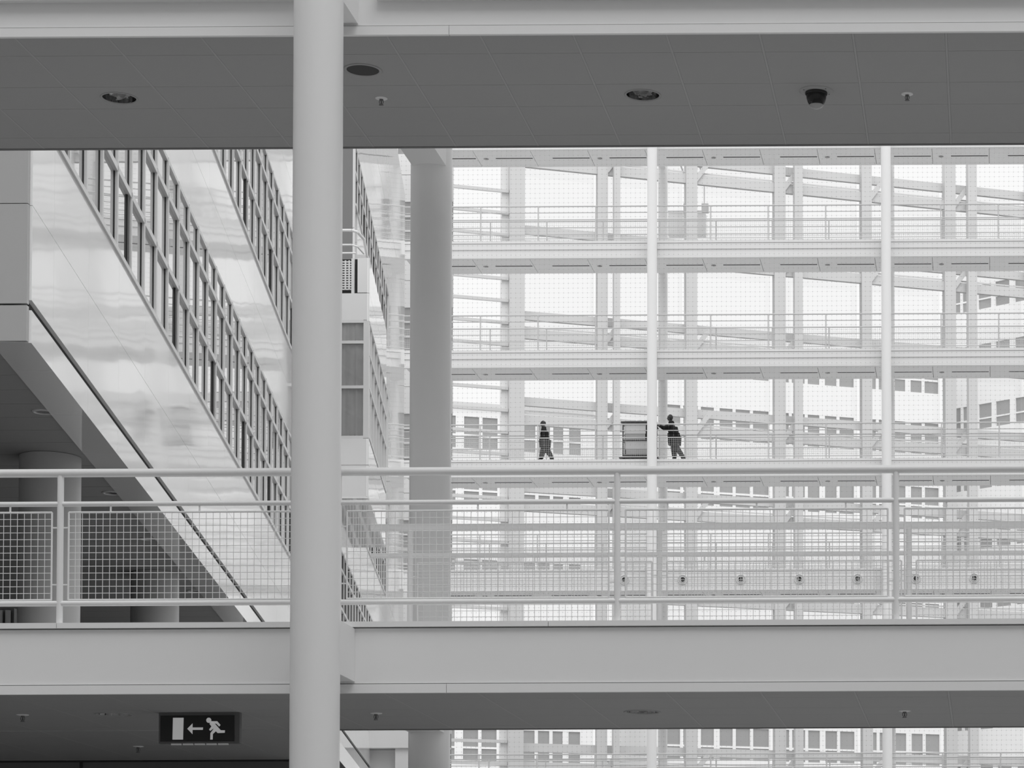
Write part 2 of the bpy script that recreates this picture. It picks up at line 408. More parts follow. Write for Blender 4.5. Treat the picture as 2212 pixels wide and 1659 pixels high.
# dark ribbed heater at the left edge
t = thing('radiator', 'dark ribbed metal unit at the left edge, just above the near deck', 'radiator', (-9.1, 24.0, 3.2))
for k in range(10): MB().tube((-9.42+0.065*k, 24.0, 3.22), (-9.42+0.065*k, 24.0, 3.56), 0.026, 10).build('rib', 'sensor_metal', t)
box('backing', (-9.46, 24.03, 3.2), (-8.79, 24.1, 3.585), 'vent_dark', t)

# ================================================================== LEFT WING
P0, DD = (-9.724, 27.0), (-0.167, 1.0)
FA = frame(P0, DD)
def fpart(name, a, b, m, parent, F=FA):
    mb = MB().fbox(F, a, b); return mb.build(name, m, parent)
SM, H0, HS = 1.107, 9.20, 4.27          # mullion module, first sill, storey
S_END = 73.0
def notch(s, z): return 34.0 < s < 46.5 and z > 17.3
wl = thing('wall_left', 'glossy white panelled wing with ribbon windows receding at left', 'wall', (P0[0], P0[1], 6.73), kind='structure')
pj = [-0.03] + [1.19 + 2.2*k for k in range(0, 33)]
pj = [s for s in pj if s < S_END] + [S_END]
far_panels = MB()
def panel_row(z0, z1, s_from=-1.0):
    for a, b in zip(pj, pj[1:]):
        if a < s_from - 0.01 or notch((a+b)/2, z0): continue
        if a > 46 or (a > 14 and z0 > 19) : far_panels.fbox(FA, (a+0.003, -0.06, z0+0.003), (b-0.003, 0.0, z1-0.003)); continue
        fpart('facade_panel', (a+0.003, -0.06, z0+0.003), (b-0.003, 0.0, z1-0.003), 'enamel_panel', wl)
fpart('backing', (0.1, -0.35, 7.05), (34.0, -0.062, 30.2), 'seam', wl)
fpart('backing', (34.0, -0.35, 7.05), (46.5, -0.062, 17.3), 'seam', wl)
fpart('backing', (46.5, -0.35, 7.05), (S_END, -0.062, 30.2), 'seam', wl)
# rim under the shadow gap
for a, b in zip(pj, pj[1:]):
    fpart('rim_panel', (a+0.004, -0.40, 6.73), (b-0.004, 0.0, 7.065), 'enamel_panel', wl)
fpart('shadow_gap', (0.08, -0.3, 7.065), (S_END, -0.045, 7.165), 'joint_dark', wl)
panel_row(7.165, 8.14); panel_row(8.14, 9.17)
for k in range(4):
    zt = H0 + HS*k
    head = zt + 2.52 if k < 3 else zt + 1.72
    z2 = H0 + HS*(k+1) - 0.03
    panel_row(head, (head+z2)/2 + 0.05); panel_row((head+z2)/2 + 0.05, z2)
    # blank panels at the far end of the wing
    for a, b in zip(pj, pj[1:]):
        if a > 61.0: far_panels.fbox(FA, (a+0.003, -0.06, zt-0.02), (b-0.003, 0.0, head-0.003))
panel_row(26.27, 28.2); panel_row(28.2, 30.2)
stuff(far_panels.build('facade_panel', 'enamel_panel', wl))
WORDS = ['lowest', 'second', 'third', 'topmost']
for k in range(4):
    zt = H0 + HS*k; head = zt + 2.52 if k < 3 else zt + 1.72
    wn = thing('window_%d' % (k+1), '%s ribbon window of the receding white wing at left' % WORDS[k], 'window', FA(20, 0, zt), kind='structure')
    runs = [(0.4, 61.2)] if zt + 1 < 17.3 else [(0.4, 34.0), (46.6, 61.2)]
    zr = [zt, zt+1.0, zt+2.0, head] if k < 3 else [zt, zt+0.9, head]
    for s0, s1 in runs:
        fpart('sill', (s0, -0.1, zt-0.035), (s1, 0.025, zt+0.03), 'frame', wn)
        fpart('head', (s0, -0.1, head-0.05), (s1, 0.0, head), 'frame', wn)
        for z in zr[1:-1]: fpart('transom', (s0, -0.12, z-0.04), (s1, 0.012, z+0.04), 'frame', wn)
        i0 = math.ceil((s0 + 0.15) / SM); i1 = math.floor((s1 + 0.15) / SM)
        ms = [-0.15 + SM*i for i in range(i0, i1+1)]
        src = None
        for s in ms:
            src0 = fpart('mullion', (s-0.04, -0.10, zt), (s+0.04, 0.012, head), 'frame', wn)
            fpart('gap_shade', (s-0.055, -0.030, zt), (s-0.041, -0.021, head), 'joint_dark', wn)  # dark strip drawn for the shadow in the gap beside the mullion
        edges = [s0] + ms + [s1]
        for a, b in zip(edges, edges[1:]):
            if b - a < 0.2: continue
            for za, zb in zip(zr, zr[1:]):
                fpart('pane', (a+0.041, -0.045, za+0.041), (b-0.041, -0.031, zb-0.041), 'facade_glass', wn)
        for i in range(i0, i1+1):
            if i % 4 == 2:
                s = -0.15 + SM*i
                fpart('vent_slot', (s-0.20, -0.030, zt+0.04), (s-0.056, -0.010, zt+0.95), 'vent_dark', wn)

# end face of the wing, towards the viewer
we = thing('wall_end_face', 'grey matt end face of the left wing at the left edge', 'wall', (-11.5, 27.0, 6.73), kind='structure')
for z0, z1 in ((6.735, 7.098), (7.118, 8.137), (8.145, 12.4), (12.41, 17.0), (17.01, 26)):
    box('end_panel', (-14.0, 26.90, z0), (-9.742, 26.96, z1), 'end_panel', we)
box('backing', (-14.0, 26.965, 6.76), (-10.2, 27.2, 26), 'joint_dark', we)

# soffit and recess below the wing
cs = thing('ceiling', 'dark plank ceiling under the overhanging left wing', 'ceiling', (-14, 40, 6.76), kind='structure')
y = 27.1
while y < 70:
    x1 = P0[0] - 0.167*(y + 0.35 - P0[1]) - 0.25
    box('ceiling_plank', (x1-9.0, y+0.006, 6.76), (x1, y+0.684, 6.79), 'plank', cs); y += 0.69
MB().fbox(FA, (0, -14, 6.86), (S_END, -0.45, 6.9)).build('ceiling_void', 'seam', cs)
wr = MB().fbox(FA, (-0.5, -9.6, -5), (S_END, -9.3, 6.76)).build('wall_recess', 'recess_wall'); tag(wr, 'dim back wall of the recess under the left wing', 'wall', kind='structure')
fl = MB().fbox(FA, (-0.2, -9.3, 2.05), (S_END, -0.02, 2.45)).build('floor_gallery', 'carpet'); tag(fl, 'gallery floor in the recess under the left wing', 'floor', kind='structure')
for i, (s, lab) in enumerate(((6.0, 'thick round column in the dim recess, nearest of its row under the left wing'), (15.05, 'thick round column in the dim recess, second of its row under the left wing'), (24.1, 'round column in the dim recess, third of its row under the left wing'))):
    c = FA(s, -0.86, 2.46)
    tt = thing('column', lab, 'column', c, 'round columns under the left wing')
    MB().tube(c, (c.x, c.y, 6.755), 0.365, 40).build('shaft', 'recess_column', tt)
    MB().lathe(c, [(0.37, 0), (0.385, 0.0), (0.385, 0.1), (0.366, 0.1)], 32).build('base_ring', 'column_paint', tt)
for i, (x, y, lab) in enumerate(((-10.75, 30.25, 'nearest downlight in the plank ceiling under the left wing'), (-11.56, 35.1, 'second downlight in the plank ceiling under the left wing'), (-12.17, 38.6, 'third downlight in the plank ceiling under the left wing'), (-12.96, 43.5, 'fourth downlight in the plank ceiling under the left wing'))):
    tt = thing('downlight', lab, 'light', (x, y, 6.76), 'downlights under the left wing')
    MB().lathe((x, y, 6.76), [(0.13, 0.0), (0.13, -0.012), (0.1, -0.016), (0.096, -0.004)], 28).build('trim_ring', 'frame', tt)
    MB().lathe((x, y, 6.76), [(0.098, -0.006), (0.06, -0.0045), (0.0005, -0.004)], 28).build('reflector', 'chrome', tt)

# ------------------------------------------------------------------ stair block standing out of the wing
YB = 63.5
PB = (-14.79, YB); FB = frame(PB, DD)
bl = thing('wall_block', 'pale box bay with a tall curtained window, beside the thick column', 'wall', (PB[0]-1.4, YB, 12.1), kind='structure')
XBL = -18.4
for z0, z1 in ((12.1, 12.86), (12.87, 13.5), (16.36, 17.0)):
    box('front_panel', (XBL, YB, z0), (PB[0]-0.012, YB+0.06, z1), 'white_paint', bl)
box('front_panel', (-15.08, YB, 17.02), (PB[0]-0.012, YB+0.06, 17.85), 'white_paint', bl)
box('corner_post', (-14.93, YB, 13.51), (PB[0]-0.012, YB+0.1, 16.35), 'frame', bl)
MB().fbox(FB, (0.68, -3.2, 12.14), (7.0, -0.07, 13.48)).fbox(FB, (0.68, -3.2, 16.4), (7.0, -0.07, 17.8)).build('core', 'seam', bl)
MB().fbox(FB, (1.6, -3.2, 13.48), (7.0, -0.9, 16.4)).build('core', 'curtain', bl)
MB().hexa([(XBL, YB, 12.07), (PB[0], YB, 12.07), tuple(FB(7.0, 0, 12.07)), (XBL, YB+6.9, 12.07), (XBL, YB, 12.1), (PB[0], YB, 12.1), tuple(FB(7.0, 0, 12.1)), (XBL, YB+6.9, 12.1)]).build('soffit_panel', 'enamel_panel', bl)
for z0, z1 in ((12.11, 12.86), (12.87, 13.5), (16.33, 17.0), (17.01, 17.85)):
    for a, b in ((0, 2.3), (2.3, 4.6), (4.6, 7.0)):
        MB().fbox(FB, (a+0.004, -0.06, z0), (b-0.004, 0.0, z1)).build('side_panel', 'enamel_panel', bl)
wb = thing('window_5', 'tall three-part curtained window facing the viewer beside the thick column', 'window', (-16, YB, 13.5), kind='structure')
for z in (13.5, 14.71, 15.79, 16.29): box('transom', (XBL, YB+0.0, z), (-14.931, YB+0.09, z+0.07), 'frame', wb)
for z0, z1 in ((13.57, 14.71), (14.78, 15.79), (15.86, 16.29)):
    box('pane', (XBL, YB+0.05, z0), (-14.935, YB+0.06, z1), 'window_glass', wb)
mb = MB(); n = 90
vs = []
for i in range(n+1):
    x = XBL + (-14.96-XBL)*i/n; yy = YB + 0.15 + 0.04*math.sin(i*1.15) + 0.02*math.sin(i*2.7)
    vs += [(x, yy, 13.55), (x, yy, 16.33)]
mb.add(vs, [(2*i, 2*i+2, 2*i+3, 2*i+1) for i in range(n)], True)
o = mb.build('curtain', 'curtain'); tag(o, 'grey pleated curtain behind the tall window beside the thick column', 'curtain')
wb2 = thing('window_6', 'narrow ribbon window on the receding side of the box bay', 'window', FB(3, 0, 13.5), kind='structure')
for z in (13.52, 14.7, 15.5, 16.27): MB().fbox(FB, (0.05, -0.1, z), (7.0, 0.015, z+0.06)).build('transom', 'frame', wb2)
for s in (0.10, 0.80, 1.88, 2.96, 4.04, 5.12, 6.2, 6.95): MB().fbox(FB, (s-0.035, -0.12, 13.5), (s+0.035, 0.012, 16.33)).build('mullion', 'frame', wb2)
for a, b in zip((0.14, 0.84, 1.92, 3.0, 4.08, 5.16, 6.24), (0.76, 1.84, 2.92, 4.0, 5.08, 6.16, 6.9)):
    for z0, z1 in ((13.59, 14.69), (14.77, 15.49), (15.57, 16.26)): MB().fbox(FB, (a, -0.06, z0), (b, -0.045, z1)).build('pane', 'facade_glass', wb2)
# roof of the block: louvred unit and balcony rail
t = thing('vent_unit', 'louvred ventilation grille above the curtained window beside the thick column', 'vent', (-15.8, YB+0.1, 16.98))
box('backing', (-17.4, YB+0.1, 17.01), (-15.085, YB+0.2, 17.85), 'vent_dark', t)
for k in range(12): box('louvre', (-17.4, YB+0.06, 17.1+0.06*k), (-15.24, YB+0.1, 17.133+0.06*k), 'frame', t)
for k in range(24): box('louvre_bar', (-17.38+0.09*k, YB+0.045, 17.1), (-17.345+0.09*k, YB+0.062, 17.81), 'frame', t)
box('post', (-15.235, YB+0.03, 17.01), (-15.165, YB+0.1, 17.85), 'frame', t)
t = thing('railing', 'small white balcony rail with a curved end on top of the box bay', 'railing', (-16, YB+0.1, 17.85))
for z, rr in ((18.55, 0.035), (18.2, 0.022), (18.0, 0.022)):
    MB().path([(-17.5, YB+0.1, z), (-15.25, YB+0.1, z), (-15.12, YB+0.14, z-0.03), (-15.05, YB+0.5, z-0.1)] if z > 18.1 else [(-17.5, YB+0.1, z), (-15.15, YB+0.1, z)], rr, 10).build('handrail' if z > 18.5 else 'rail', 'rail_paint', t)
for x in (-17.2, -16.4, -15.55): MB().tube((x, YB+0.1, 17.852), (x, YB+0.1, 18.55), 0.03, 10).build('post', 'rail_paint', t)
MB().path([(-15.05, YB+0.5, 18.45), (-15.0, YB+0.9, 17.85)], 0.035, 10).build('handrail', 'rail_paint', t)
# wall facing the viewer above the block, in the notch of the wing
e = FA(46.5, 0, 0)
wnn = thing('wall_notch', 'pale wall facing the viewer above the box bay, with one window', 'wall', (e.x-1.5, e.y, 17.3), kind='structure')
for z0, z1 in ((17.3, 19.6), (19.61, 21.33), (24.5, 30)): box('front_panel', (e.x-5, e.y, z0), (e.x-0.01, e.y+0.06, z1), 'white_paint', wnn)
box('corner_post', (e.x-0.13, e.y-0.01, 21.33), (e.x-0.01, e.y+0.1, 24.5), 'frame', wnn)
box('sill', (e.x-5, e.y-0.02, 21.33), (e.x-0.13, e.y+0.08, 21.41), 'frame', wnn)
box('transom', (e.x-5, e.y-0.01, 22.5), (e.x-0.13, e.y+0.08, 22.66), 'frame', wnn)
box('pane', (e.x-5, e.y+0.05, 21.41), (e.x-0.13, e.y+0.06, 22.5), 'outside_glass', wnn)
box('pane', (e.x-5, e.y+0.05, 22.66), (e.x-0.13, e.y+0.06, 24.5), 'outside_glass', wnn)
# lintel and piers low down at the far end of the wing
lt = thing('wall_lintel', 'pale lintel on two piers at the bottom, right of the thick column', 'wall', (-18, 80, -5), kind='structure')
box('lintel', (-19.6, 80, 7.68), (-17.36, 80.8, 9.6), 'white_paint', lt)
box('pier', (-17.82, 80.1, -5), (-17.40, 80.8, 7.68), 'white_paint', lt)
box('back_panel', (-18.72, 80.5, -5), (-17.83, 80.8, 7.67), 'white_paint', lt)

# ================================================================== FAR FOOTBRIDGES (front at Y 105.5)
YF, YFB = 105.5, 107.75
FX0, FX1 = -23.3, 6.0
PSTEP = 2.287
FPX = [-22.457 + PSTEP*k for k in range(0, 13)]
def far_levels():
    return [33.98 - 4.372*k for k in range(7)]
FZ = far_levels()
first = {}
def shared(key, mk, origin, parent):
    """first call builds the part, later calls reuse its mesh at another place"""
    if key in first: return clone(first[key], origin, parent)
    o = mk(); first[key] = o; return o
for k, zs in enumerate(FZ):
    zd = zs + 0.69
    thick = (k == 4)
    zb = zs - 0.18 if thick else zs
    br = thing('footbridge', '%s far footbridge at the far end of the atrium%s' % (ORD[k], ', with round air nozzles' if thick else ''), 'bridge', (-9, 106.6, zb), 'far footbridges')
    box('coping', (FX0, YF-0.02, zd-0.1), (FX1, YF+0.2, zd), 'far_paint', br)
    box('upper_fascia', (FX0, YF, zd-0.34), (FX1, YF+0.1, zd-0.112), 'far_paint', br)
    if thick:
        box('lower_fascia', (FX0, YF, zb+0.06), (FX1, YF+0.15, zd-0.345), 'far_paint', br)
        box('joint', (FX0, YF-0.004, zb+0.36), (FX1, YF+0.1, zb+0.40), 'outside_grey', br)
    else:
        box('lower_fascia', (FX0, YF+0.04, zb+0.08), (FX1, YF+0.15, zd-0.34), 'far_paint', br)
    box('flange', (FX0, YF-0.01, zb), (FX1, YF+0.15, zb+0.07), 'far_paint', br)
    box('joint', (FX0, YF+0.03, zd-0.113), (FX1, YF+0.1, zd-0.099), 'seam', br)
    box('joint', (FX0, YF+0.03, zb+0.069), (FX1, YF+0.1, zb+0.083), 'seam', br)
    box('back_fascia', (FX0, YFB-0.1, zb+0.03), (FX1, YFB, zd), 'far_paint', br)
    box('deck', (FX0, YF+0.16, zb+0.2), (FX1, YFB-0.1, zd+0.02), 'far_paint', br)
    for j in range(12):
        a = FPX[j] - 0.35
        shared('fsof', lambda: box('ceiling_panel', (a+0.008, YF+0.15, zb), (a+PSTEP-0.008, YFB-0.02, zb+0.03), 'far_tile', br), (a+PSTEP/2, (YF+0.15+YFB-0.02)/2, zb), br)
        sx = FPX[j] + 0.40
        shared('fslot', lambda: box('slot_diffuser', (sx, YF+1.06, zb-0.012), (sx+1.48, YF+1.13, zb+0.002), 'slot', br), (sx+0.74, YF+1.095, zb-0.012), br)
        if j % 2 == 1:
            dx = FPX[j] + 0.0
            def mk():
                return MB().lathe((dx, YF+1.15, zb), [(0.1, 0.0), (0.1, -0.02), (0.07, -0.03), (0.0005, -0.012)], 16).build('downlight', 'chrome', br, origin=(dx, YF+1.15, zb))
            shared('fdl', mk, (dx, YF+1.15, zb), br)
    if thick:
        for j in range(0, 9):
            x = -14.43 + 2.305*j; z = 16.75
            if x > FX1: continue
            def mk(): return MB().lathe((x, YF, z), [(0.20, 0.0), (0.20, -0.04), (0.17, -0.05), (0.15, 0.05), (0.12, 0.06)], 24, axis='y').build('air_nozzle', 'outside_grey', br, origin=(x, YF, z))
            nz = shared('noz', mk, (x, YF, z), br)
            def mk2(): return MB().lathe((x, YF, z), [(0.125, 0.03), (0.12, -0.06), (0.10, -0.07), (0.09, 0.0)], 20, axis='y').build('nozzle_ring', 'frame', nz, origin=(x, YF, z))
            shared('noz2', mk2, (x, YF, z), nz)
            def mk3(): return MB().lathe((x, YF, z), [(0.17, 0.045), (0.11, 0.02), (0.085, -0.02), (0.0005, -0.02)], 20, axis='y').build('nozzle_core', 'joint_dark', nz, origin=(x, YF, z))
            shared('noz3', mk3, (x, YF, z), nz)
    for gx in (-22.43, -13.26, -4.09):
        box('beam_stub', (gx-0.12, YF-0.35, zb+0.05), (gx+0.12, YF-0.021, zd-0.12), 'far_paint', br)
        box('beam_stub', (gx-0.12, YFB+0.001, zb+0.05), (gx+0.12, YFB+0.4, zd-0.12), 'far_paint', br)

def far_rail(y, zd, side, k):
    t = thing('railing', '%s railing of the %s far footbridge' % (side, ORD[k]), 'railing', (-9, y, zd), 'far footbridge railings')
    for nm, h, r in (('handrail', 1.405, 0.028), ('rail', 1.15, 0.018), ('rail', 0.87, 0.022), ('rail', 0.11, 0.018)):
        shared('fr%s%.2f' % (side, h), lambda: MB().tube((FX0, y, zd+h), (FX1, y, zd+h), r, 8).build(nm, 'far_rail', t, origin=(0, y, zd+h)), (0, y, zd+h), t)
    for x in FPX:
        shared('fp', lambda: MB().tube((x, y, zd+0.021), (x, y, zd+1.4), 0.027, 8).build('post', 'far_rail', t, origin=(x, y, zd)), (x, y, zd), t)
    def mk():
        m = MB(); wv = 0.003
        n = int((FX1-FX0)/0.075)
        for i in range(n): x = FX0 + 0.075*i; m.box((x-wv, y-wv, zd+0.12), (x+wv, y+wv, zd+0.86))
        for i in range(1, 10): z = zd+0.12+0.074*i; m.box((FX0, y-wv, z-wv), (FX1, y+wv, z+wv))
        return m.build('wire_mesh', 'far_rail', t, origin=(0, y, zd))
    stuff(shared('fmesh', mk, (0, y, zd), t))
for k, zs in enumerate(FZ):
    if k == 0: continue
    far_rail(YF+0.06, zs+0.69, 'front', k); far_rail(YFB-0.12, zs+0.69, 'rear', k)

# slender columns on both sides of the far footbridges
for gx, w1 in ((-22.43, 'leftmost'), (-13.28, 'middle'), (-4.03, 'right-hand')):
    for yy, w2 in ((YF-0.5, 'slender white column in front of'), (YF+2.8, 'slender shaded column behind')):
        if gx < -20 and yy < YF: continue
        column(gx + (0.02 if yy > YF else 0), yy, 0.193, -5.0, 36.5, '%s %s the far footbridges' % (w1, w2), 'columns of the far footbridges')

# wall at the left end of the far footbridges
wc = thing('wall_corner', 'narrow wall with windows between the white wing and the dark column', 'wall', (-23.5, 109, -5), kind='structure')
for k, zs in enumerate(FZ):
    z0 = zs + 0.69
    box('wall_panel', (-25.0, 108.6, z0-0.7), (-21.9, 108.75, z0+0.15), 'white_paint', wc)
    box('wall_panel', (-25.0, 108.6, z0+2.55), (-21.9, 108.75, z0+3.65), 'white_paint', wc)
    box('pane', (-25.0, 108.68, z0+0.15), (-21.9, 108.7, z0+2.55), 'outside_glass', wc)
    for z in (0.75, 1.35, 1.95): box('transom', (-25.0, 108.6, z0+z-0.04), (-21.9, 108.7, z0+z+0.04), 'frame', wc)
    for x in (-24.2, -23.1, -22.35): box('mullion', (x-0.04, 108.6, z0+0.15), (x+0.04, 108.7, z0+2.55), 'frame', wc)

# safety net hung in front of the far footbridges
m = MB(); NY = YF - 0.14; PIT = 0.19; a = 0.0008
nx = int((FX1-FX0)/PIT); nz = int((34.1-5.0)/PIT)
for i in range(nx+1): x = FX0 + PIT*i; m.box((x-a, NY-a, 5.0), (x+a, NY+a, 34.1))
for j in range(nz+1): z = 5.0 + PIT*j; m.box((FX0, NY-a, z-a), (FX1, NY+a, z+a))
OCT = [(0,2,4),(2,1,4),(1,3,4),(3,0,4),(2,0,5),(1,2,5),(3,1,5),(0,3,5)]
rk = 0.016
for i in range(nx+1):
    for j in range(nz+1):
        x = FX0 + PIT*i; z = 5.0 + PIT*j
        m.add([(x+rk,NY,z),(x-rk,NY,z),(x,NY,z+rk),(x,NY,z-rk),(x,NY-rk,z),(x,NY+rk,z)], OCT)
o = m.build('safety_net', 'net_wire'); tag(o, 'fine wire safety net hung in front of the far footbridges', 'net', kind='stuff')

# ================================================================== GLAZED END WALL
K = 134.0/137.0
FE = frame((-20.17*K, 134.0), (1.0, 0.365))
we = thing('wall_end', 'glazed end wall of white posts and sloping-looking beams behind the far footbridges', 'wall', (-10, 138, -5), kind='structure')
ECOL = [(-0.04, 0.49), (4.62, 5.21), (9.38, 9.98), (14.19, 14.75), (18.87, 19.49), (23.6, 24.2), (28.4, 29.0)]
def ebox(name, a, b, m='end_paint'): return MB().fbox(FE, a, b).build(name, m, we)
for a, b in ECOL: ebox('post', (a*K, -0.1, -5), (b*K, 0.35, 48))
for a, b in ((0.74, 1.06), (10.38, 10.82), (20.08, 20.58)): ebox('post', (a*K, 0.36, -5), (b*K, 0.7, 48))
ebox('corner_post', (-4.58*K, -0.2, -5), (-3.82*K, 0.5, 48))
ebox('corner_strip', (-4.93*K, -0.3, -5), (-4.585*K, 0.1, 48), 'white_paint')
for j in range(10):
    z = 41.83 - 4.33*j
    if z < -4: break
    ebox('beam', (-3.8*K, -0.02, z), (32, 0.22, z+0.49))
    ebox('thin_rail', (-3.8*K, 0.05, z+0.57), (32, 0.1, z+0.64))
    ebox('upper_beam', (-3.8*K, -0.25, z+1.01), (32, -0.03, z+1.44))
    for a, b in ECOL:
        c = (a+b)/2*K
        MB().hexa([FE(c+0.0, 0.23, z+0.1), FE(c+0.3, 0.23, z+0.1), FE(c+0.3, 0.33, z+0.1), FE(c+0.0, 0.33, z+0.1),
                   FE(c+0.8, 0.23, z+1.2), FE(c+1.1, 0.23, z+1.2), FE(c+1.1, 0.33, z+1.2), FE(c+0.8, 0.33, z+1.2)]).build('strut', 'end_paint', we)
    for i in range(-1, 7):
        a = (ECOL[i][1] if i >= 0 else -3.82)*K; b = (ECOL[i+1][0] if i+1 < len(ECOL) else 32/K)*K
        ebox('pane', (a+0.01, -0.62, z+0.02-2.9), (b-0.01, -0.60, z+1.4), 'clear_glass')
for zz in [41.40 - 1.125*i for i in range(0, 34)]:
    ebox('sunshade_bar', (-14.0, 0.12, zz*K-0.075), (-4.6*K, 0.26, zz*K+0.075), 'end_paint')
# facade access cradle outside the end wall
t = thing('access_cradle', 'pale maintenance cradle hanging outside the end wall, below its top beam', 'cradle', (-15.5, 136.6, 40.1))
CX0, CX1, CY = -16.7, -14.75, 138.6
box('basket', (CX0, CY, 40.1), (CX1, CY+0.6, 41.25), 'outside_wall', t)
box('top_rail', (CX0, CY-0.05, 41.28), (CX1, CY+0.05, 41.36), 'outside_grey', t)
for x in (CX0+0.9, CX1-0.1):
    box('hoist', (x-0.1, CY, 41.3), (x+0.25, CY+0.3, 41.75), 'outside_grey', t)
    box('hanger', (x, CY+0.1, 41.7), (x+0.06, CY+0.16, 43.4), 'outside_grey', t)
    box('bracket', (x, CY-2.7, 43.0), (x+0.06, CY+0.16, 43.08), 'outside_grey', t)

# ================================================================== BUILDINGS OUTSIDE
def facade_building(name, label, F, s0, s1, depth, ztop, rows, groups, tz, wh=2.3, roof=True):
    t = thing(name, label, 'building', F((s0+s1)/2, 0, -5))
    MB().fbox(F, (s0, -depth, -5), (s1, -0.12, ztop)).build('wall', 'outside_wall', t)
    tops = rows if isinstance(rows, list) else [tz - rows[1]*i for i in range(rows[0])]
    prev = ztop
    for zt in tops + [None]:
        lo = zt if zt is not None else -5
        if prev - lo > 0.05: MB().fbox(F, (s0, -0.119, lo), (s1, 0.0, prev)).build('spandrel', 'outside_wall', t)
        if zt is None: break
        e = s0
        for a, b, n in groups:
            if a - e > 0.05: MB().fbox(F, (e, -0.119, zt-wh), (a, 0.0, zt)).build('pier', 'outside_wall', t)
            wdw = MB().fbox(F, (a, -0.118, zt-wh), (b, -0.10, zt)).build('window', 'outside_glass', t)
            for i in range(1, n):
                x = a + (b-a)*i/n; wd = 0.11 if i % 3 else 0.2
                MB().fbox(F, (x-wd, -0.099, zt-wh), (x+wd, -0.01, zt)).build('mullion', 'outside_wall', wdw)
            MB().fbox(F, (a, -0.099, zt-0.62*wh), (b, -0.03, zt-0.56*wh)).build('transom', 'outside_wall', wdw)
            e = b
        if s1 - e > 0.05: MB().fbox(F, (e, -0.119, zt-wh), (s1, 0.0, zt)).build('pier', 'outside_wall', t)
        prev = zt - wh
    if roof: MB().fbox(F, (s0-0.2, -depth-0.2, ztop), (s1+0.2, 0.2, ztop+0.25)).build('parapet', 'outside_grey', t)
    return t
FO = frame((-13.864, 183.0), (1.0, 0.365))
facade_building('building', 'white building with ribbon windows outside, behind the right-hand columns', FO, -9.2, 12.0, 14, 45.0, [44.85, 40.53, 36.0, 29.2, 24.0, 18.7, 14.4, 10.1, 5.8], [(-8.6, -1.3, 6), (-0.9, 4.8, 5), (5.4, 11.0, 5)], 44.85, 2.2, roof=False)
facade_building('building', 'lower white building with a grey parapet outside, left of the persons', FO, -27.0, -13.4, 16, 39.4, [38.75, 35.1, 29.3, 24.5, 18.1, 13.9, 9.7, 5.5], [(-26.2, -22.6, 3), (-22.05, -19.85, 2), (-18.2, -14.3, 4)], 38.75, 2.1)
FR = frame((-3.3, 190.8), (1.32, -1.0))
facade_building('building', 'white building turned the other way outside, at the right edge', FR, -0.5, 26.0, 14, 52.2, (13, 4.27), [(0.3, 6.0, 4), (6.5, 12.0, 4), (12.5, 25.0, 8)], 50.9, 1.75, roof=False)

# ================================================================== PEOPLE AND CART
DK3 = FZ[3] + 0.69 + 0.02
def skin_mesh(name, nodes, edges, root, m, parent, origin, sub=2):
    me = bpy.data.meshes.new(name)
    keys = list(nodes); idx = {k: i for i, k in enumerate(keys)}
    me.from_pydata([nodes[k][0] for k in keys], [(idx[a], idx[b]) for a, b in edges], [])
    tmp = bpy.data.objects.new(name, me); COL.objects.link(tmp)
    sk = tmp.modifiers.new('skin', 'SKIN'); sk.use_smooth_shade = True
    sv = me.skin_vertices[0].data
    for k in keys:
        r = nodes[k][1]; sv[idx[k]].radius = (r, r) if not isinstance(r, tuple) else r
        sv[idx[k]].use_root = (k == root)
    ss = tmp.modifiers.new('sub', 'SUBSURF'); ss.levels = ss.render_levels = sub
    dg = bpy.context.evaluated_depsgraph_get()
    res = bpy.data.meshes.new_from_object(tmp.evaluated_get(dg))
    bpy.data.objects.remove(tmp)
    res.materials.clear(); res.materials.append(MATS[m])
    for p in res.polygons: p.use_smooth = True
    return link(name, res, origin, parent)
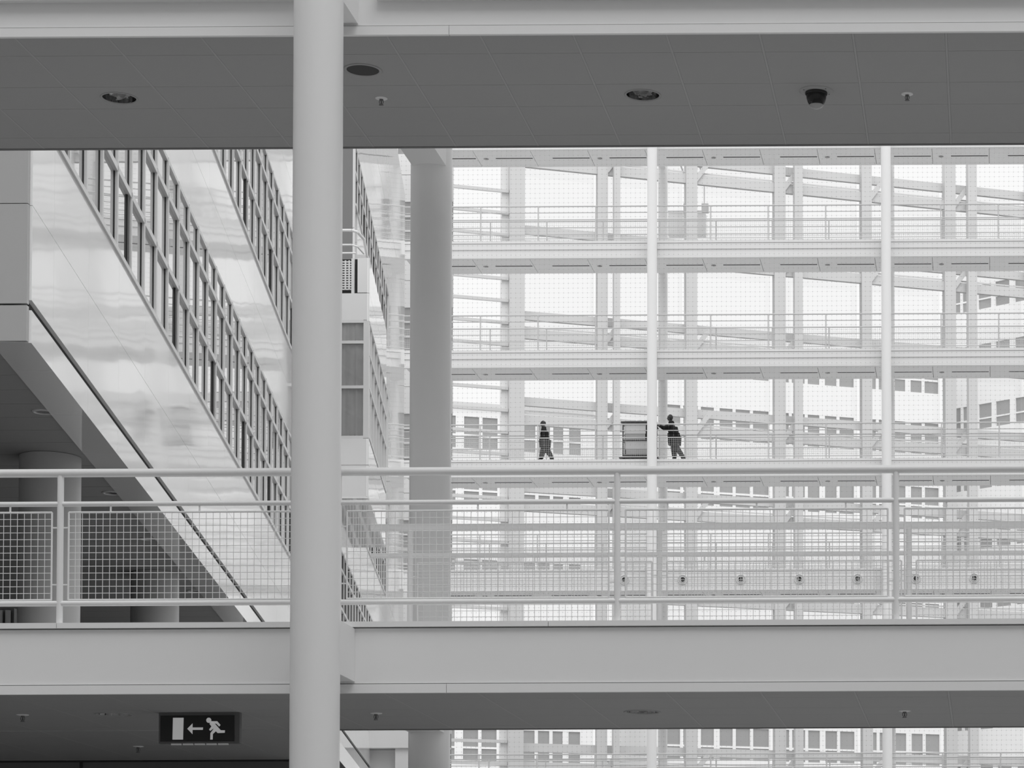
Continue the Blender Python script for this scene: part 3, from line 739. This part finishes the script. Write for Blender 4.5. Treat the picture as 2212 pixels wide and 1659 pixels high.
def person(label, x, y, z, H, face, joints, bulk=1.0):
    """face: +1 looks to +X, -1 to -X; joints are given in metres ahead of / above the heel line"""
    t = thing('person', label, 'person', (x, y, z))
    def J(k):
        a, s, h = joints[k]; return (a*face, s*face*-1, h)
    R = lambda r: r*bulk
    thick = {'el': 1.25, 'wr': 1.2, 'sh': 1.3, 'ne': 1.25, 'kn': 1.75, 'an': 1.7, 'hi': 1.5}
    n = {}
    def put(k, r): n[k] = (J(k), r*thick.get(k[:2], 1.45))
    rad = {'pelvis': R(.115), 'waist': R(.11), 'chest': R(.125), 'neck0': .06, 'neck1': .052,
           'shL': .07, 'shR': .07, 'elL': .045, 'elR': .045, 'wrL': .03, 'wrR': .03,
           'hipL': R(.085), 'hipR': R(.085), 'knL': .058, 'knR': .058, 'anL': .04, 'anR': .04}
    for k, r in rad.items(): put(k, r)
    E = [('pelvis','waist'),('waist','chest'),('chest','neck0'),('neck0','neck1'),('chest','shL'),('chest','shR'),('shL','elL'),('elL','wrL'),('shR','elR'),('elR','wrR'),
         ('pelvis','hipL'),('pelvis','hipR'),('hipL','knL'),('knL','anL'),('hipR','knR'),('knR','anR')]
    # hands: palm and five separate fingers
    for sd in 'LR':
        wv = Vector(n['wr'+sd][0]); el = Vector(n['el'+sd][0]); d = (wv - el).normalized()
        side = Vector((0, 1, 0)) if abs(d.y) < .8 else Vector((1, 0, 0))
        up = d.cross(side).normalized(); side = up.cross(d).normalized()
        pc = wv + d*0.06; n['pm'+sd] = (tuple(pc), .03); E.append(('wr'+sd, 'pm'+sd))
        for q, (off, ln) in enumerate(((-.028, .07), (-.010, .08), (.010, .075), (.027, .06))):
            b = pc + side*off + d*0.02; mid = b + d*ln*.5 - up*.008; tip = b + d*ln*.85 - up*.03
            n['f%d%s' % (q, sd)] = (tuple(b), .010); n['g%d%s' % (q, sd)] = (tuple(mid), .009); n['h%d%s' % (q, sd)] = (tuple(tip), .008)
            E += [('pm'+sd, 'f%d%s' % (q, sd)), ('f%d%s' % (q, sd), 'g%d%s' % (q, sd)), ('g%d%s' % (q, sd), 'h%d%s' % (q, sd))]
        b = wv + d*0.03 - side*.03; tip = b + d*.05 - side*.03 - up*.015
        n['t'+sd] = (tuple(b), .011); n['u'+sd] = (tuple(tip), .009); E += [('pm'+sd, 't'+sd), ('t'+sd, 'u'+sd)]
        an = Vector(n['an'+sd][0]); toe = Vector(J('to'+sd)); hl = Vector(J('he'+sd))
        n['to'+sd] = (tuple(toe), .03); n['he'+sd] = (tuple(hl), .034); E += [('an'+sd, 'he'+sd), ('an'+sd, 'to'+sd)]
    body = skin_mesh('body', n, E, 'pelvis', 'skin', t, (x, y, z))
    base = Vector((x, y, z))
    # clothing shells on the same joints
    def shell(name, keys, edges, root, grow, m, over=None):
        nn = {k: (n[k][0], n[k][1]*grow + .012) for k in keys}
        if over:
            for k, v in over.items(): nn[k] = (v[0], v[1])
        return skin_mesh(name, nn, edges, root, m, t, (x, y, z))
    tk = ['pelvis','waist','chest','neck0','shL','shR','elL','elR','wrL','wrR']
    shell('sweater', tk, [e for e in E if e[0] in tk and e[1] in tk], 'waist', 1.1, 'cloth_black')
    lk = ['pelvis','hipL','hipR','knL','knR','anL','anR']
    shell('trousers', lk, [e for e in E if e[0] in lk and e[1] in lk], 'pelvis', 1.15, 'cloth_dark')
    # head with features
    hd = Vector(J('head')); c = base + hd; hh = H/7.0/2
    def ell(name, cc, rx, ry, rz, m, par, seg=20, cut=None):
        mb = MB(); vs = []; N = seg; M = seg//2
        for i in range(M+1):
            ph = math.pi*i/M
            for j in range(N):
                th = 2*math.pi*j/N
                px, py, pz = math.sin(ph)*math.cos(th), math.sin(ph)*math.sin(th), math.cos(ph)
                k = 1.0 - (0.18*max(0, -pz))
                vs.append((cc[0]+rx*px*k, cc[1]+ry*py*k, cc[2]+rz*pz))
        fs = [(i*N+j, (i+1)*N+j, (i+1)*N+(j+1) % N, i*N+(j+1) % N) for i in range(M) for j in range(N)]
        mb.add(vs, fs, True); return mb.build(name, m, par, origin=cc)
    head = ell('head', c, .105, .085, hh, 'skin', t)
    ell('hair', c + Vector((-.018*face, 0, .022)), .112, .096, hh*1.0, 'hair', t)
    ell('collar', base + (Vector(J('neck0')) + Vector(J('neck1')))/2 + Vector((-.02*face, 0, -.01)), .10*bulk, .10*bulk, .10, 'cloth_black', t)
    ell('nose', c + Vector((.1*face, 0, -.012)), .018, .012, .022, 'skin', head, 10)
    for sy in (-1, 1):
        ell('eye', c + Vector((.082*face, .03*sy, .012)), .012, .013, .009, 'hair', head, 10)
        ell('ear', c + Vector((0, .078*sy, -.005)), .02, .012, .032, 'skin', head, 10)
    ell('mouth', c + Vector((.088*face, 0, -.055)), .01, .024, .006, 'hair', head, 10)
    for sd in 'LR':
        an = Vector(J('an'+sd)); toe = Vector(J('to'+sd)); he = Vector(J('he'+sd))
        skin_mesh('shoe', {'a': (he, .045), 'b': (tuple((he+toe)/2), .045), 'c': (toe, .038)}, [('a','b'),('b','c')], 'b', 'shoe', t, (x, y, z), 1)
    return t
walk = {'pelvis': (0, 0, .86), 'waist': (.01, 0, 1.0), 'chest': (.03, 0, 1.2), 'neck0': (.06, 0, 1.34), 'neck1': (.09, 0, 1.40), 'head': (.10, 0, 1.53),
        'shL': (.03, .15, 1.28), 'shR': (.03, -.15, 1.28), 'elL': (-.05, .19, 1.04), 'elR': (.04, -.19, 1.03), 'wrL': (.07, .18, .86), 'wrR': (.16, -.18, .88),
        'hipL': (0, .08, .82), 'hipR': (0, -.08, .82), 'knL': (.10, .08, .47), 'knR': (-.10, -.08, .46), 'anL': (.20, .08, .10), 'anR': (-.30, -.08, .13),
        'toL': (.34, .09, .05), 'heL': (.15, .08, .05), 'toR': (-.20, -.09, .035), 'heR': (-.37, -.08, .10)}
person('person in dark clothes walking left along the far footbridge', -17.68, YF+0.62, DK3, 1.64, -1, walk)
push = {'pelvis': (0, 0, .98), 'waist': (.03, 0, 1.12), 'chest': (.09, 0, 1.38), 'neck0': (.13, 0, 1.53), 'neck1': (.17, 0, 1.60), 'head': (.19, 0, 1.74),
        'shL': (.14, .17, 1.45), 'shR': (.14, -.17, 1.45), 'elL': (.36, .22, 1.33), 'elR': (.38, -.22, 1.32), 'wrL': (.58, .18, 1.42), 'wrR': (.60, -.18, 1.42),
        'hipL': (0, .09, .93), 'hipR': (0, -.09, .93), 'knL': (.05, .09, .52), 'knR': (-.10, -.09, .52), 'anL': (.0, .09, .10), 'anR': (-.36, -.09, .15),
        'toL': (.15, .10, .05), 'heL': (-.05, .09, .05), 'toR': (-.28, -.10, .035), 'heR': (-.45, -.09, .12)}
person('person in a dark hooded top pushing a tall trolley on the far footbridge', -12.52, YF+0.62, DK3, 1.88, -1, push, 1.22)
# trolley
ct = thing('trolley', 'tall loaded trolley pushed along the far footbridge, half behind the slender column', 'trolley', (-13.95, YF+0.62, DK3))
cx0, cx1, cy0, cy1 = -14.56, -13.25, YF+0.32, YF+0.98
z = DK3
box('base', (cx0-0.14, cy0, z+0.10), (cx1+0.1, cy1, z+0.16), 'cart_metal', ct)
for x in (cx0, cx1-0.1):
    for yy in (cy0+0.08, cy1-0.08):
        MB().tube((x+0.05, yy-0.025, z+0.05), (x+0.05, yy+0.025, z+0.05), 0.05, 16).build('wheel', 'rubber', ct)
for x in (cx0, cx1-0.05):
    for yy in (cy0, cy1-0.05): box('upright', (x, yy, z+0.16), (x+0.05, yy+0.05, z+1.50), 'cart_metal', ct)
box('top_shelf', (cx0-0.06, cy0-0.02, z+1.50), (cx1+0.03, cy1+0.02, z+1.56), 'cart_metal', ct)
box('middle_shelf', (cx0, cy0, z+0.80), (cx1, cy1, z+0.84), 'cart_metal', ct)
box('lower_shelf', (cx0, cy0, z+0.20), (cx1, cy1, z+0.24), 'cart_metal', ct)
box('side_panel', (cx0+0.05, cy1-0.02, z+0.24), (cx1-0.05, cy1, z+1.5), 'cart_box', ct)
box('handle', (cx1+0.02, cy0+0.05, z+1.36), (cx1+0.06, cy1-0.05, z+1.40), 'cart_metal', ct)
for i, (a, b, h0, h1, m, lab) in enumerate(((0.08, 0.92, 1.1, 1.42, 'cart_box_light', 'pale box in the upper bay of the trolley, at its left'), (0.95, 1.24, 1.02, 1.36, 'cart_metal', 'small black box in the upper bay of the trolley, at its right'),
                            (0.10, 1.2, 0.87, 1.02, 'cart_box', 'flat grey carton on the middle shelf of the trolley'), (0.10, 1.24, 0.48, 0.78, 'cart_box_light', 'pale carton on the lower shelf of the trolley, upper of two'), (0.14, 1.24, 0.24, 0.47, 'cart_box', 'grey carton on the lower shelf of the trolley, lower of two'))):
    lo = {0: 0.84, 1: 0.84, 2: 0.84, 3: 0.475, 4: 0.24}[i]
    if i == 2: a, b, h0, h1, lo = 0.10, 0.9, 0.84, 1.08, 0.84
    if i == 0: lo = 1.08
    bb = thing('carton', lab, 'box', (cx0+(a+b)/2, YF+0.65, z+lo), 'cartons on the trolley')
    box('body', (cx0+a, cy0+0.06, z+lo), (cx0+b, cy1-0.06, z+h1-0.02), m, bb)
    box('lid', (cx0+a-0.008, cy0+0.052, z+h1-0.02), (cx0+b+0.008, cy1-0.052, z+h1), m, bb)
for i in range(5):
    xx = cx0 + 0.04 + 0.245*i
    mb = MB(); mb.lathe((xx+0.12, YF+0.65, z+1.56), [(0.02, 0.0), (0.115, 0.02), (0.12, 0.07), (0.10, 0.105), (0.0005, 0.115)], 16)
    o = mb.build('bundle', 'cart_box_light'); tag(o, 'pale bundle on top of the trolley, %s from its left' % ['first', 'second', 'third', 'fourth', 'fifth'][i], 'bundle', 'bundles on top of the trolley')

for o in bpy.data.objects:
    if '_w' in o: del o['_w']
